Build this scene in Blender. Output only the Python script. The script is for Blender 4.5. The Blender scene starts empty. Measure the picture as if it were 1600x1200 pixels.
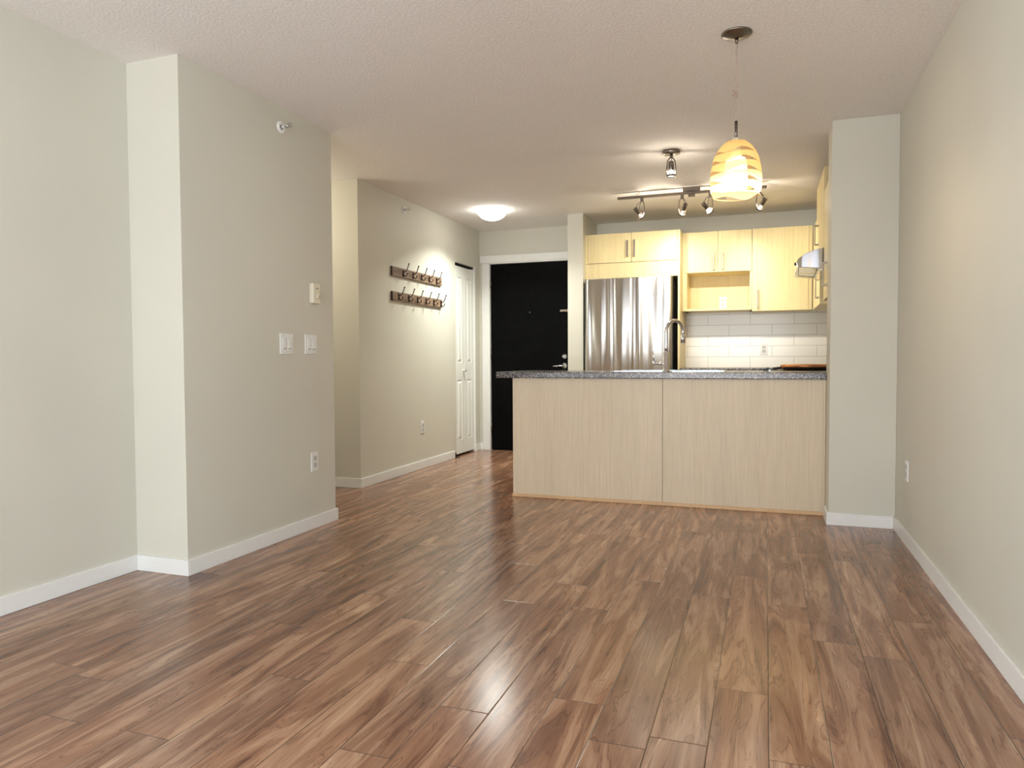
import bpy, bmesh, math
from math import sin, cos, pi, radians as R
from mathutils import Vector, Matrix

# ------------------------------------------------------------------ camera
C = bpy.context.scene.collection
H = 2.44
CAMZ = 1.021
yaw, pitch, roll, FPX = .3411, -.0352, -.0049, 1113.77
fw = Vector((-sin(yaw)*cos(pitch), cos(yaw)*cos(pitch), sin(pitch)))
rt = Vector((cos(yaw), sin(yaw), 0)); up = rt.cross(fw)
rt2 = rt*cos(roll) + up*sin(roll); up2 = -rt*sin(roll) + up*cos(roll)
cam = bpy.data.objects.new('camera', bpy.data.cameras.new('camera'))
C.objects.link(cam)
M = Matrix((rt2, up2, -fw)).transposed().to_4x4(); M.translation = (0, 0, CAMZ)
cam.matrix_world = M
cam.data.sensor_fit = 'HORIZONTAL'; cam.data.sensor_width = 36
cam.data.lens = FPX/1600*36; cam.data.clip_start = .05
bpy.context.scene.camera = cam

# ------------------------------------------------------------------ world, colour management, daylight
sc = bpy.context.scene
sc.view_settings.view_transform = 'Standard'; sc.view_settings.look = 'None'
sc.view_settings.gamma = 1; sc.view_settings.use_curve_mapping = False
sc.view_settings.exposure = 0.54
w = bpy.data.worlds.new('sky'); sc.world = w; w.use_nodes = True
bg = w.node_tree.nodes['Background']
bg.inputs[0].default_value = (.80, .92, 1, 1); bg.inputs[1].default_value = 3.0

def lamp(name, kind, loc, energy, color, parent=None, aim=None, **kw):
    L = bpy.data.lights.new(name, kind); L.energy = energy; L.color = color
    for k, v in kw.items(): setattr(L, k, v)
    o = bpy.data.objects.new(name, L); C.objects.link(o); o.location = loc
    if aim is not None:
        o.rotation_euler = Vector(aim).to_track_quat('-Z', 'Y').to_euler()
    if parent:
        o.parent = parent; o.location = Vector(loc) - parent.location
    return o
# daylight entering through the glazing in the rear wall, behind the camera
lamp('window_daylight', 'AREA', (-1.1, -4.70, 1.35), 26, (.60, .80, 1), aim=(-.05, 1, -.28), shape='RECTANGLE', size=3.2, size_y=1.8, spread=R(130))
# added fill aimed up to lift the ceiling, standing in for ground bounce
lamp('ceiling_fill', 'AREA', (-1.1, -4.85, .25), 240, (1, .93, .87), aim=(0, .7, 1), shape='RECTANGLE', size=3.2, size_y=1.0)
lamp('side_fill_right', 'AREA', (1.05, -.05, 1.35), 27, (.84, .93, 1), aim=(-1, .45, .22), shape='RECTANGLE', size=2.2, size_y=1.8)  # added side light, brightens the left wall and block side
lamp('side_fill_left', 'AREA', (-3.2, -.35, 1.35), 60, (.84, .93, 1), aim=(1, .45, .22), shape='RECTANGLE', size=2.2, size_y=1.8)  # added mirror of the right side light, brightens the right wall
# warm light of the side passage round the corner
lamp('passage_glow', 'POINT', (-3.9, 4.4, 2.1), 13, (1, .90, .72), shadow_soft_size=.12)

# ------------------------------------------------------------------ materials
def newmat(name):
    m = bpy.data.materials.new(name); m.use_nodes = True
    return m, m.node_tree, m.node_tree.nodes['Principled BSDF']
def N(nt, t, **kw):
    n = nt.nodes.new(t)
    for k, v in kw.items(): setattr(n, k, v)
    return n
def L(nt, a, b): nt.links.new(a, b)
def math_(nt, op, a, b=None, c=None):
    n = N(nt, 'ShaderNodeMath', operation=op)
    for i, v in enumerate((a, b, c)):
        if v is None: continue
        if isinstance(v, (int, float)): n.inputs[i].default_value = v
        else: L(nt, v, n.inputs[i])
    return n.outputs[0]
def ramp(nt, fac, stops, interp='LINEAR'):
    n = N(nt, 'ShaderNodeValToRGB'); n.color_ramp.interpolation = interp
    cr = n.color_ramp
    while len(cr.elements) < len(stops): cr.elements.new(.5)
    for e, (p, c) in zip(cr.elements, stops): e.position = p; e.color = (*c, 1)
    L(nt, fac, n.inputs[0]); return n.outputs[0]
def mixc(nt, fac, a, b, mode='MIX'):
    n = N(nt, 'ShaderNodeMix', data_type='RGBA', blend_type=mode)
    for i, v in ((0, fac), (6, a), (7, b)):
        if isinstance(v, (int, float)): n.inputs[i].default_value = v
        elif isinstance(v, tuple): n.inputs[i].default_value = (*v, 1)
        else: L(nt, v, n.inputs[i])
    return n.outputs[2]
def pos(nt): return N(nt, 'ShaderNodeNewGeometry').outputs['Position']
def noise(nt, vec, scale, detail=3, rough=.5, dist=0):
    n = N(nt, 'ShaderNodeTexNoise'); n.inputs['Scale'].default_value = scale
    n.inputs['Detail'].default_value = detail; n.inputs['Roughness'].default_value = rough
    n.inputs['Distortion'].default_value = dist
    L(nt, vec, n.inputs['Vector']); return n.outputs['Fac']
def mapping(nt, vec, scale):
    n = N(nt, 'ShaderNodeMapping'); n.inputs['Scale'].default_value = scale
    L(nt, vec, n.inputs['Vector']); return n.outputs[0]
def bump(nt, h, b, strength, dist):
    n = N(nt, 'ShaderNodeBump'); n.inputs['Strength'].default_value = strength
    n.inputs['Distance'].default_value = dist
    L(nt, h, n.inputs['Height']); L(nt, n.outputs[0], b.inputs['Normal'])

def plain(name, col, rough=.5, metal=0, var=.04, spec=.5):
    m, nt, b = newmat(name)
    nz = noise(nt, N(nt, 'ShaderNodeTexCoord').outputs['Object'], 14, 3)
    d = tuple(c*(1-var) for c in col); e = tuple(min(1, c*(1+var)) for c in col)
    L(nt, ramp(nt, nz, [(.3, d), (.7, e)]), b.inputs['Base Color'])
    b.inputs['Roughness'].default_value = rough; b.inputs['Metallic'].default_value = metal
    b.inputs['Specular IOR Level'].default_value = spec
    return m

def wall_paint(name, col, rough=.55):
    m, nt, b = newmat(name); p = pos(nt)
    nz = noise(nt, p, 1.1, 2)
    L(nt, ramp(nt, nz, [(.3, tuple(c*.965 for c in col)), (.7, tuple(c*1.03 for c in col))]), b.inputs['Base Color'])
    b.inputs['Roughness'].default_value = rough; b.inputs['Specular IOR Level'].default_value = .3
    bump(nt, noise(nt, p, 160, 2), b, .06, .002)
    return m

def ceiling_mat():
    m, nt, b = newmat('stippled_ceiling'); p = pos(nt)
    nz = noise(nt, p, 75, 3, .6)
    sp = ramp(nt, nz, [(.42, (0, 0, 0)), (.62, (1, 1, 1))])
    L(nt, mixc(nt, sp, (.83, .80, .775), (.89, .86, .835)), b.inputs['Base Color'])
    b.inputs['Roughness'].default_value = .9; b.inputs['Specular IOR Level'].default_value = .1
    bump(nt, sp, b, .35, .004)
    return m

def floor_mat():
    m, nt, b = newmat('walnut_laminate')
    s = N(nt, 'ShaderNodeSeparateXYZ'); L(nt, pos(nt), s.inputs[0])
    X, Y = s.outputs[0], s.outputs[1]
    PW, PL = .152, 1.22
    u = math_(nt, 'DIVIDE', math_(nt, 'ADD', X, 10.015), PW)
    row = math_(nt, 'FLOOR', u)
    wn = N(nt, 'ShaderNodeTexWhiteNoise', noise_dimensions='1D'); L(nt, row, wn.inputs['W'])
    v = math_(nt, 'ADD', math_(nt, 'DIVIDE', math_(nt, 'ADD', Y, 20), PL), wn.outputs['Value'])
    col = math_(nt, 'FLOOR', v)
    cv = N(nt, 'ShaderNodeCombineXYZ'); L(nt, row, cv.inputs[0]); L(nt, col, cv.inputs[1])
    wn2 = N(nt, 'ShaderNodeTexWhiteNoise', noise_dimensions='2D'); L(nt, cv.outputs[0], wn2.inputs['Vector'])
    rnd = wn2.outputs['Value']
    ex = math_(nt, 'MULTIPLY', rnd, 37.0)
    # grain coordinates: stretched along the plank, shifted per plank
    def coords(sx, sy):
        c = N(nt, 'ShaderNodeCombineXYZ')
        L(nt, math_(nt, 'ADD', math_(nt, 'MULTIPLY', X, sx), ex), c.inputs[0])
        L(nt, math_(nt, 'ADD', math_(nt, 'MULTIPLY', Y, sy), math_(nt, 'MULTIPLY', rnd, 91.0)), c.inputs[1])
        L(nt, ex, c.inputs[2]); return c.outputs[0]
    figure = noise(nt, coords(9, 1.0), 1.3, 4, .55, 1.4)
    streak = noise(nt, coords(26, 1.1), 1.5, 5, .6, .8)
    fine = noise(nt, coords(130, 3.5), 1.2, 3, .6, .2)
    base = ramp(nt, figure, [(.24, (.11, .045, .027)), (.39, (.235, .116, .069)), (.52, (.325, .180, .112)),
                             (.64, (.44, .275, .18)), (.77, (.62, .43, .285))])
    dk = ramp(nt, streak, [(.30, (.48, .40, .37)), (.44, (.95, .93, .92)), (.62, (1, 1, 1)), (.76, (1.28, 1.24, 1.16))])
    c1 = mixc(nt, 1.0, base, dk, 'MULTIPLY')
    # thin dark veins following the figure
    vein = math_(nt, 'ABSOLUTE', math_(nt, 'SUBTRACT', math_(nt, 'FRACT', math_(nt, 'MULTIPLY', figure, 7.0)), .5))
    vv = ramp(nt, vein, [(0.0, (.42, .34, .31)), (.09, (1, 1, 1))])
    c1 = mixc(nt, .75, c1, vv, 'MULTIPLY')
    f1 = ramp(nt, fine, [(.3, (.86, .85, .84)), (.7, (1.08, 1.08, 1.08))])
    c2 = mixc(nt, 1.0, c1, f1, 'MULTIPLY')
    tone = ramp(nt, rnd, [(0, (.80, .77, .78)), (.4, (1, .96, .93)), (.7, (1.06, 1.0, .93)), (1, (.94, .88, .88))])
    c3 = mixc(nt, 1.0, c2, tone, 'MULTIPLY')
    # joints
    fu = math_(nt, 'FRACT', u); fv = math_(nt, 'FRACT', v)
    du = math_(nt, 'MULTIPLY', math_(nt, 'MINIMUM', fu, math_(nt, 'SUBTRACT', 1.0, fu)), PW)
    dv = math_(nt, 'MULTIPLY', math_(nt, 'MINIMUM', fv, math_(nt, 'SUBTRACT', 1.0, fv)), PL)
    dd = math_(nt, 'MINIMUM', du, dv)
    gap = math_(nt, 'LESS_THAN', dd, .0011)
    c4 = mixc(nt, gap, c3, (.03, .018, .013))
    L(nt, c4, b.inputs['Base Color'])
    L(nt, math_(nt, 'ADD', math_(nt, 'MULTIPLY', fine, .08), .16), b.inputs['Roughness'])
    b.inputs['Specular IOR Level'].default_value = .6
    g2 = math_(nt, 'MINIMUM', math_(nt, 'DIVIDE', dd, .003), 1.0)
    bump(nt, math_(nt, 'ADD', g2, math_(nt, 'MULTIPLY', fine, .04)), b, .25, .002)
    return m

def laminate(name, a, bcol, rough=.4, k=1.0):
    m, nt, b = newmat(name); p = pos(nt)
    n1 = noise(nt, mapping(nt, p, (55*k, 55*k, .9*k)), 1.5, 4, .6)
    n2 = noise(nt, mapping(nt, p, (240*k, 240*k, 6)), 1.2, 3, .6)
    n3 = noise(nt, mapping(nt, p, (5, 5, .6)), 1.0, 2)
    f = math_(nt, 'ADD', math_(nt, 'ADD', math_(nt, 'MULTIPLY', n1, .45), math_(nt, 'MULTIPLY', n2, .35)), math_(nt, 'MULTIPLY', n3, .2))
    L(nt, ramp(nt, f, [(.38, a), (.62, bcol)]), b.inputs['Base Color'])
    b.inputs['Roughness'].default_value = rough
    return m

def granite():
    m, nt, b = newmat('speckled_granite'); p = pos(nt)
    v = N(nt, 'ShaderNodeTexVoronoi'); v.inputs['Scale'].default_value = 175; L(nt, p, v.inputs['Vector'])
    s = N(nt, 'ShaderNodeSeparateColor'); L(nt, v.outputs['Color'], s.inputs[0])
    c = ramp(nt, s.outputs[0], [(0, (.015, .014, .018)), (.32, (.06, .055, .055)), (.55, (.14, .12, .115)), (.78, (.26, .22, .20)), (.93, (.45, .42, .40))], 'CONSTANT')
    L(nt, c, b.inputs['Base Color']); b.inputs['Roughness'].default_value = .22
    return m

def tile_mat():
    m, nt, b = newmat('white_subway_tile')
    s = N(nt, 'ShaderNodeSeparateXYZ'); L(nt, pos(nt), s.inputs[0])
    c = N(nt, 'ShaderNodeCombineXYZ')
    L(nt, math_(nt, 'ADD', math_(nt, 'ADD', s.outputs[0], s.outputs[1]), -7.467+.755+.0), c.inputs[0])
    L(nt, math_(nt, 'SUBTRACT', s.outputs[2], .925), c.inputs[1])
    br = N(nt, 'ShaderNodeTexBrick'); L(nt, c.outputs[0], br.inputs['Vector'])
    br.offset = .5; br.inputs['Scale'].default_value = 1
    br.inputs['Color1'].default_value = (.90, .86, .78, 1); br.inputs['Color2'].default_value = (.88, .84, .76, 1)
    br.inputs['Mortar'].default_value = (.50, .47, .43, 1)
    br.inputs['Brick Width'].default_value = .405; br.inputs['Row Height'].default_value = .106
    br.inputs['Mortar Size'].default_value = .0022; br.inputs['Mortar Smooth'].default_value = .2
    L(nt, br.outputs['Color'], b.inputs['Base Color']); b.inputs['Roughness'].default_value = .16
    bump(nt, math_(nt, 'SUBTRACT', 1.0, br.outputs['Fac']), b, .3, .002)
    return m

def steel(name, col=(.62, .61, .60), rough=.16, wavy=0.0):
    m, nt, b = newmat(name)
    b.inputs['Base Color'].default_value = (*col, 1); b.inputs['Metallic'].default_value = 1
    p = pos(nt)
    L(nt, math_(nt, 'ADD', math_(nt, 'MULTIPLY', noise(nt, mapping(nt, p, (2, 2, 160)), 1, 2), .10), rough-.05), b.inputs['Roughness'])
    if wavy:
        bump(nt, noise(nt, mapping(nt, p, (5.5, 5.5, .20)), 1.0, 1.6, .5, .3), b, wavy, .10)
    return m

def dark_wood(name, a, bcol):
    m, nt, b = newmat(name); p = pos(nt)
    n = noise(nt, mapping(nt, p, (40, 2.5, 50)), 1.5, 5, .6, .6)
    L(nt, ramp(nt, n, [(.3, a), (.7, bcol)]), b.inputs['Base Color']); b.inputs['Roughness'].default_value = .6
    return m

def emit(name, col, st, basecol=(.9, .9, .9)):
    m, nt, b = newmat(name)
    b.inputs['Base Color'].default_value = (*basecol, 1)
    b.inputs['Emission Color'].default_value = (*col, 1); b.inputs['Emission Strength'].default_value = st
    return m

def pane_mat(name, tint=(1, 1, 1), refl=.07, rough=.02):
    m = bpy.data.materials.new(name); m.use_nodes = True; nt = m.node_tree; nt.nodes.clear()
    o = N(nt, 'ShaderNodeOutputMaterial'); mx = N(nt, 'ShaderNodeMixShader')
    t = N(nt, 'ShaderNodeBsdfTransparent'); t.inputs[0].default_value = (*tint, 1)
    g = N(nt, 'ShaderNodeBsdfGlossy'); g.inputs['Roughness'].default_value = rough
    lw = N(nt, 'ShaderNodeLayerWeight'); lw.inputs[0].default_value = .25
    L(nt, math_(nt, 'ADD', math_(nt, 'MULTIPLY', lw.outputs['Fresnel'], .8), refl), mx.inputs[0])
    L(nt, t.outputs[0], mx.inputs[1]); L(nt, g.outputs[0], mx.inputs[2]); L(nt, mx.outputs[0], o.inputs[0])
    return m

def shade_glass():
    """clear blown glass wound with frosted amber bands"""
    m = bpy.data.materials.new('amber_banded_glass'); m.use_nodes = True; nt = m.node_tree; nt.nodes.clear()
    o = N(nt, 'ShaderNodeOutputMaterial'); mx = N(nt, 'ShaderNodeMixShader')
    tc = N(nt, 'ShaderNodeTexCoord').outputs['Object']
    s = N(nt, 'ShaderNodeSeparateXYZ'); L(nt, tc, s.inputs[0])
    ang = math_(nt, 'ARCTAN2', s.outputs[1], s.outputs[0])
    wob = math_(nt, 'MULTIPLY', math_(nt, 'SINE', math_(nt, 'MULTIPLY', ang, 2.0)), .0035)
    z = math_(nt, 'ADD', s.outputs[2], wob)
    fr = math_(nt, 'FRACT', math_(nt, 'DIVIDE', math_(nt, 'ADD', z, 1.0652), .0435))
    width = math_(nt, 'ADD', .24, math_(nt, 'MULTIPLY', math_(nt, 'SINE', math_(nt, 'MULTIPLY', ang, 4.0)), .20))
    clear = math_(nt, 'LESS_THAN', fr, width)
    # upper cap is fully frosted
    clear = math_(nt, 'MULTIPLY', clear, math_(nt, 'LESS_THAN', s.outputs[2], -.045))
    t = N(nt, 'ShaderNodeBsdfTransparent'); t.inputs[0].default_value = (.93, .90, .85, 1)
    gl = N(nt, 'ShaderNodeBsdfGlossy'); gl.inputs['Roughness'].default_value = .05
    m1 = N(nt, 'ShaderNodeMixShader'); m1.inputs[0].default_value = .10
    L(nt, t.outputs[0], m1.inputs[1]); L(nt, gl.outputs[0], m1.inputs[2])
    tl = N(nt, 'ShaderNodeBsdfTranslucent'); tl.inputs[0].default_value = (1.0, .74, .42, 1)
    df = N(nt, 'ShaderNodeBsdfDiffuse'); df.inputs[0].default_value = (.85, .55, .28, 1)
    m2 = N(nt, 'ShaderNodeMixShader'); m2.inputs[0].default_value = .3
    L(nt, tl.outputs[0], m2.inputs[1]); L(nt, df.outputs[0], m2.inputs[2])
    m3 = N(nt, 'ShaderNodeMixShader'); m3.inputs[0].default_value = .25
    t2 = N(nt, 'ShaderNodeBsdfTransparent'); t2.inputs[0].default_value = (1, .86, .62, 1)
    L(nt, m2.outputs[0], m3.inputs[1]); L(nt, t2.outputs[0], m3.inputs[2])
    L(nt, clear, mx.inputs[0]); L(nt, m3.outputs[0], mx.inputs[1]); L(nt, m1.outputs[0], mx.inputs[2])
    L(nt, mx.outputs[0], o.inputs[0])
    return m

WALL = wall_paint('sage_wall_paint', (.63, .61, .53))
CEIL = ceiling_mat(); FLOOR = floor_mat()
TRIM = plain('white_trim_paint', (.80, .80, .78), .35, 0, .015)
DOORW = plain('white_door_paint', (.82, .83, .78), .3, 0, .01)
BLACK = plain('black_door_paint', (.003, .003, .003), .40, 0, .3, .04)
GAP = plain('dark_gap', (.012, .011, .010), .8)  # near-black; closet gaps carry their shade as colour, dark metal parts share it
MAPLE = laminate('pale_maple_laminate', (.72, .585, .30), (.85, .725, .41))  # cabinet maple, with the warm kitchen light put into its yellow
PANEL = laminate('maple_laminate_dim_lit', (.59, .485, .335), (.725, .615, .455), .45, 2.0)  # same maple; weaker light outside the kitchen put into its greyer colour
PINE = laminate('pine_strip', (.60, .38, .20), (.72, .47, .26))
GRAN = granite(); TILE = tile_mat()
FRIDGE = steel('brushed_stainless_door', (.62, .605, .59), .30, .9)
_b = FRIDGE.node_tree.nodes['Principled BSDF']; _b.inputs['Anisotropic'].default_value = .93
_t = FRIDGE.node_tree.nodes.new('ShaderNodeTangent'); _t.direction_type = 'RADIAL'; _t.axis = 'Z'
FRIDGE.node_tree.links.new(_t.outputs[0], _b.inputs['Tangent'])
_b.inputs['Anisotropic Rotation'].default_value = 0.25
STEEL = steel('stainless', (.66, .66, .67), .17)
NICKEL = steel('brushed_nickel', (.20, .17, .145), .30)
PULL = steel('satin_nickel_pull', (.30, .255, .20), .32)
CHROME = steel('chrome', (.78, .78, .80), .08)
BRONZE = plain('oil_rubbed_bronze', (.035, .02, .018), .4, .7)
RAIL = dark_wood('weathered_wood', (.13, .075, .045), (.28, .19, .12))
RAILEND = dark_wood('weathered_wood_end', (.035, .018, .010), (.06, .035, .022))
PLAST = plain('white_plastic', (.80, .80, .78), .3, 0, .01)
PLASTS = plain('slot_grey', (.20, .19, .18), .5)
PGREY = plain('pale_grey_plastic', (.58, .57, .54), .35)
CREAM = plain('cream_plastic', (.74, .70, .56), .35, 0, .01)
GLASS = pane_mat('window_glass')
BLKP = plain('black_plastic', (.012, .012, .013), .35)
COPPER = plain('copper_coating', (.72, .30, .11), .25, .75)
DOME = emit('lit_white_glass', (1, .98, .92), 12.0)
INNER = emit('lit_lamp_glass', (1, .80, .45), 2.6)
BULB_ON = emit('lit_spot_lens', (1, .97, .92), 10)
BULB_OFF = pane_mat('clear_bulb_glass', (.9, .9, .88), .25, .1)
SHADE = shade_glass()
CORD = plain('pinkish_cord', (.45, .33, .28), .5)

# ------------------------------------------------------------------ mesh helpers
class MB:
    def __init__(s): s.bm = bmesh.new()
    def box(s, x0, x1, y0, y1, z0, z1, bev=0, seg=2):
        x0, x1 = sorted((x0, x1)); y0, y1 = sorted((y0, y1)); z0, z1 = sorted((z0, z1))
        t = bmesh.new(); bmesh.ops.create_cube(t, size=1)
        for v in t.verts:
            v.co = Vector(((x0+x1)/2+v.co.x*(x1-x0), (y0+y1)/2+v.co.y*(y1-y0), (z0+z1)/2+v.co.z*(z1-z0)))
        if bev: bmesh.ops.bevel(t, geom=t.edges[:], offset=bev, segments=seg, profile=.5, affect='EDGES')
        s.join(t); return s
    def join(s, t):
        me = bpy.data.meshes.new('t'); t.to_mesh(me); t.free(); s.bm.from_mesh(me); bpy.data.meshes.remove(me)
    def cyl(s, a, b, r, r2=None, n=24, caps=True):
        a, b = Vector(a), Vector(b); r2 = r if r2 is None else r2
        q = (b-a).to_track_quat('Z', 'Y'); ra = []; rb = []
        for i in range(n):
            c = Vector((cos(2*pi*i/n), sin(2*pi*i/n), 0))
            ra.append(s.bm.verts.new(a+q@(c*r))); rb.append(s.bm.verts.new(b+q@(c*r2)))
        for i in range(n):
            f = s.bm.faces.new((ra[i], ra[(i+1) % n], rb[(i+1) % n], rb[i])); f.smooth = True
        if caps: s.bm.faces.new(ra[::-1]); s.bm.faces.new(rb)
        return s
    def lathe(s, prof, o=(0, 0, 0), axis=(0, 0, 1), n=40, closed=False):
        """prof: list of (radius, height); revolve about axis through o"""
        o = Vector(o); q = Vector(axis).to_track_quat('Z', 'Y'); rings = []
        for r, z in prof:
            if r < 1e-6: rings.append([s.bm.verts.new(o+q@Vector((0, 0, z)))])
            else: rings.append([s.bm.verts.new(o+q@Vector((r*cos(2*pi*i/n), r*sin(2*pi*i/n), z))) for i in range(n)])
        P = list(zip(rings, rings[1:]))
        if closed: P.append((rings[-1], rings[0]))
        for A, B in P:
            for i in range(n):
                j = (i+1) % n
                if len(A) == 1 and len(B) == 1: continue
                if len(A) == 1: f = s.bm.faces.new((A[0], B[j], B[i]))
                elif len(B) == 1: f = s.bm.faces.new((A[i], A[j], B[0]))
                else: f = s.bm.faces.new((A[i], A[j], B[j], B[i]))
                f.smooth = True
        return s
    def tube(s, pts, r, n=12, caps=True, r_end=None):
        pts = [Vector(p) for p in pts]; rings = []; prev = None
        for i, p in enumerate(pts):
            d = (pts[min(i+1, len(pts)-1)]-pts[max(i-1, 0)]).normalized()
            if prev is None:
                u = d.cross(Vector((0, 0, 1)));
                if u.length < .1: u = d.cross(Vector((0, 1, 0)))
                u.normalize()
            else: u = (prev-d*prev.dot(d)).normalized()
            prev = u; v = d.cross(u)
            rr = r if r_end is None else r+(r_end-r)*i/(len(pts)-1)
            rings.append([s.bm.verts.new(p+u*rr*cos(2*pi*k/n)+v*rr*sin(2*pi*k/n)) for k in range(n)])
        for A, B in zip(rings, rings[1:]):
            for k in range(n):
                f = s.bm.faces.new((A[k], A[(k+1) % n], B[(k+1) % n], B[k])); f.smooth = True
        if caps: s.bm.faces.new(rings[0][::-1]); s.bm.faces.new(rings[-1])
        return s
    def prism(s, poly, axis, a, b, bev=0):
        """extrude a 2D polygon along axis ('X','Y','Z') from a to b"""
        def P(u, v, w): return {'X': (w, u, v), 'Y': (u, w, v), 'Z': (u, v, w)}[axis]
        t = bmesh.new()
        A = [t.verts.new(P(u, v, a)) for u, v in poly]; B = [t.verts.new(P(u, v, b)) for u, v in poly]
        t.faces.new(A); t.faces.new(B[::-1]); n = len(poly)
        for i in range(n): t.faces.new((A[i], B[i], B[(i+1) % n], A[(i+1) % n]))
        bmesh.ops.recalc_face_normals(t, faces=t.faces)
        if bev: bmesh.ops.bevel(t, geom=t.edges[:], offset=bev, segments=2, profile=.5, affect='EDGES')
        s.join(t); return s
    def build(s, name, m, parent=None, label=None):
        bmesh.ops.recalc_face_normals(s.bm, faces=s.bm.faces)
        o0 = Vector((0, 0, 0)); p = parent
        while p is not None: o0 += p.location; p = p.parent
        if parent is None:      # put the origin at the base of the object
            cs = [v.co for v in s.bm.verts]
            o0 = Vector(((min(c.x for c in cs)+max(c.x for c in cs))/2, (min(c.y for c in cs)+max(c.y for c in cs))/2, min(c.z for c in cs)))
        for v in s.bm.verts: v.co -= o0
        me = bpy.data.meshes.new(name); s.bm.to_mesh(me); s.bm.free()
        me.materials.append(m)
        o = bpy.data.objects.new(name, me); C.objects.link(o)
        if parent is not None: o.parent = parent
        else: o.location = o0
        if label: o['label'] = label
        return o
def box(*a, **k): return MB().box(*a, **k)
def thing(name, label, cat, loc, group=None):
    o = bpy.data.objects.new(name, None); C.objects.link(o); o.location = loc; o.empty_display_size = .05
    o['label'] = label; o['category'] = cat
    if group: o['group'] = group
    return o
def tag(o, label, cat, group=None):
    o['label'] = label; o['category'] = cat
    if group: o['group'] = group
    return o
def struct(name, mb, m, parent=None):
    o = mb.build(name, m, parent)
    if parent is None: o['kind'] = 'structure'
    return o

# ------------------------------------------------------------------ dimensions
XL, YB, XB, YBE = -2.888, 2.644, -2.575, 3.88
YH, XH, YD = 4.914, -3.024, 7.44
YP, XPL, XR, YP2 = 4.721, .371, .735, 4.985
XPE, YPE = -1.761, 4.977
YK, XS1, XS2, YS = 7.467, -1.84, -1.687, 6.844
RY = -4.5                                     # rear (window) wall
BH, BT = .075, .012

# ------------------------------------------------------------------ room shell
struct('floor', box(-4.6, .86, RY-.1, 7.65, -.1, 0), FLOOR)
struct('ceiling', box(-4.6, .86, RY-.1, 7.65, H, H+.1), CEIL)
def side_wall(x0, x1, ya, yb, w0, w1):
    g = MB().box(x0, x1, ya, w0, 0, H).box(x0, x1, w1, yb, 0, H)
    return g.box(x0, x1, w0, w1, 0, .35).box(x0, x1, w0, w1, 2.25, H)
def added_side_window(name, x0, w0, w1):  # unseen window, added so the side fill lights can enter
    g = MB().box(x0, x0+.06, w0, w0+.05, .35, 2.25).box(x0, x0+.06, w1-.05, w1, .35, 2.25)
    g.box(x0, x0+.06, w0+.05, w1-.05, .35, .40).box(x0, x0+.06, w0+.05, w1-.05, 2.2, 2.25)
    wf = struct(name, g, TRIM)
    struct('window_glass', box(x0+.027, x0+.033, w0+.03, w1-.03, .38, 2.22), GLASS, wf)
g = side_wall(XL-.12, XL, RY, YB, -1.5, .8)
added_side_window('added_window_left', XL-.09, -1.5, .8)  # added out of view for the left fill light
struct('wall_left', g, WALL)
struct('wall_block', box(-4.5, XB, YB, YBE, 0, H), WALL)
struct('wall_recess', box(-4.6, -4.5, YB, YH+.1, 0, H), WALL)
g = MB().box(-4.5, XH, YH, 6.775, 0, H).box(XH-.6, XH, 6.775, 7.295, 2.025, H).box(XH-.6, XH, 7.295, YD, 0, H).box(-4.5, XH-.6, 6.775, YD, 0, H)
struct('wall_hall', g, WALL)
g = MB().box(XH-.2, -2.905, YD, YD+.12, 0, H).box(-2.905, -1.975, YD, YD+.12, 2.085, H).box(-1.975, XS1, YD, YD+.12, 0, H).box(-2.95, -1.93, YD+.12, YD+.2, 0, H)
struct('wall_door', g, WALL)
struct('wall_stub', box(XS1, XS2, YS, YD+.12, 0, H), WALL)
struct('wall_kitchen', box(XS2, XR+.12, YK, YK+.12, 0, H), WALL)
g = side_wall(XR, XR+.12, RY, YK, -1.2, 1.1)
added_side_window('added_window_right', XR+.03, -1.2, 1.1)  # added out of view for the right fill light
struct('wall_right', g, WALL)
struct('wall_pillar', box(XPL, XR, YP, YP2, 0, H, bev=.003), WALL)
# rear wall with wide glazing
W0, W1, WZ = -2.7, .45, 2.2
g = MB().box(XL-.12, W0, RY-.12, RY, 0, H).box(W1, XR+.12, RY-.12, RY, 0, H).box(W0, W1, RY-.12, RY, WZ, H).box(W0, W1, RY-.12, RY, 0, .06)
struct('wall_rear', g, WALL)
g = MB()
for x in (W0, -1.65, -.6, W1-.05): g.box(x, x+.05, RY-.09, RY-.03, .06, WZ)
g.box(W0, W1, RY-.09, RY-.03, .06, .11).box(W0, W1, RY-.09, RY-.03, WZ-.05, WZ)
wf = struct('window_1', g, TRIM)
struct('window_glass', box(W0+.02, W1-.02, RY-.065, RY-.059, .09, WZ-.03), GLASS, wf)

# baseboards
def bb(name, *rects):
    g = MB()
    for x0, x1, y0, y1 in rects: g.box(x0, x1, y0, y1, 0, BH, bev=.0015, seg=1)
    struct(name, g, TRIM)
bb('baseboard_left', (XL, XL+BT, RY, YB-BT))
bb('baseboard_block', (XL, XB+BT, YB-BT, YB), (XB, XB+BT, YB, YBE+BT), (-4.5, XB, YBE, YBE+BT))
bb('baseboard_hall', (-4.5, XH+BT, YH-BT, YH), (XH, XH+BT, YH, 6.72))
bb('baseboard_corner', (XH, XH+BT, 7.31, YD-BT), (XH, -2.985, YD-BT, YD))
bb('baseboard_pillar', (XPL-BT, XR-BT, YP-BT, YP), (XPL-BT, XPL, YP, YPE-.03))
bb('baseboard_right', (XR-BT, XR, RY, YP-BT))
bb('baseboard_stub', (XS1-BT, XS2, YS-BT, YS), (XS1-BT, XS1, YS, YD))

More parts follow.
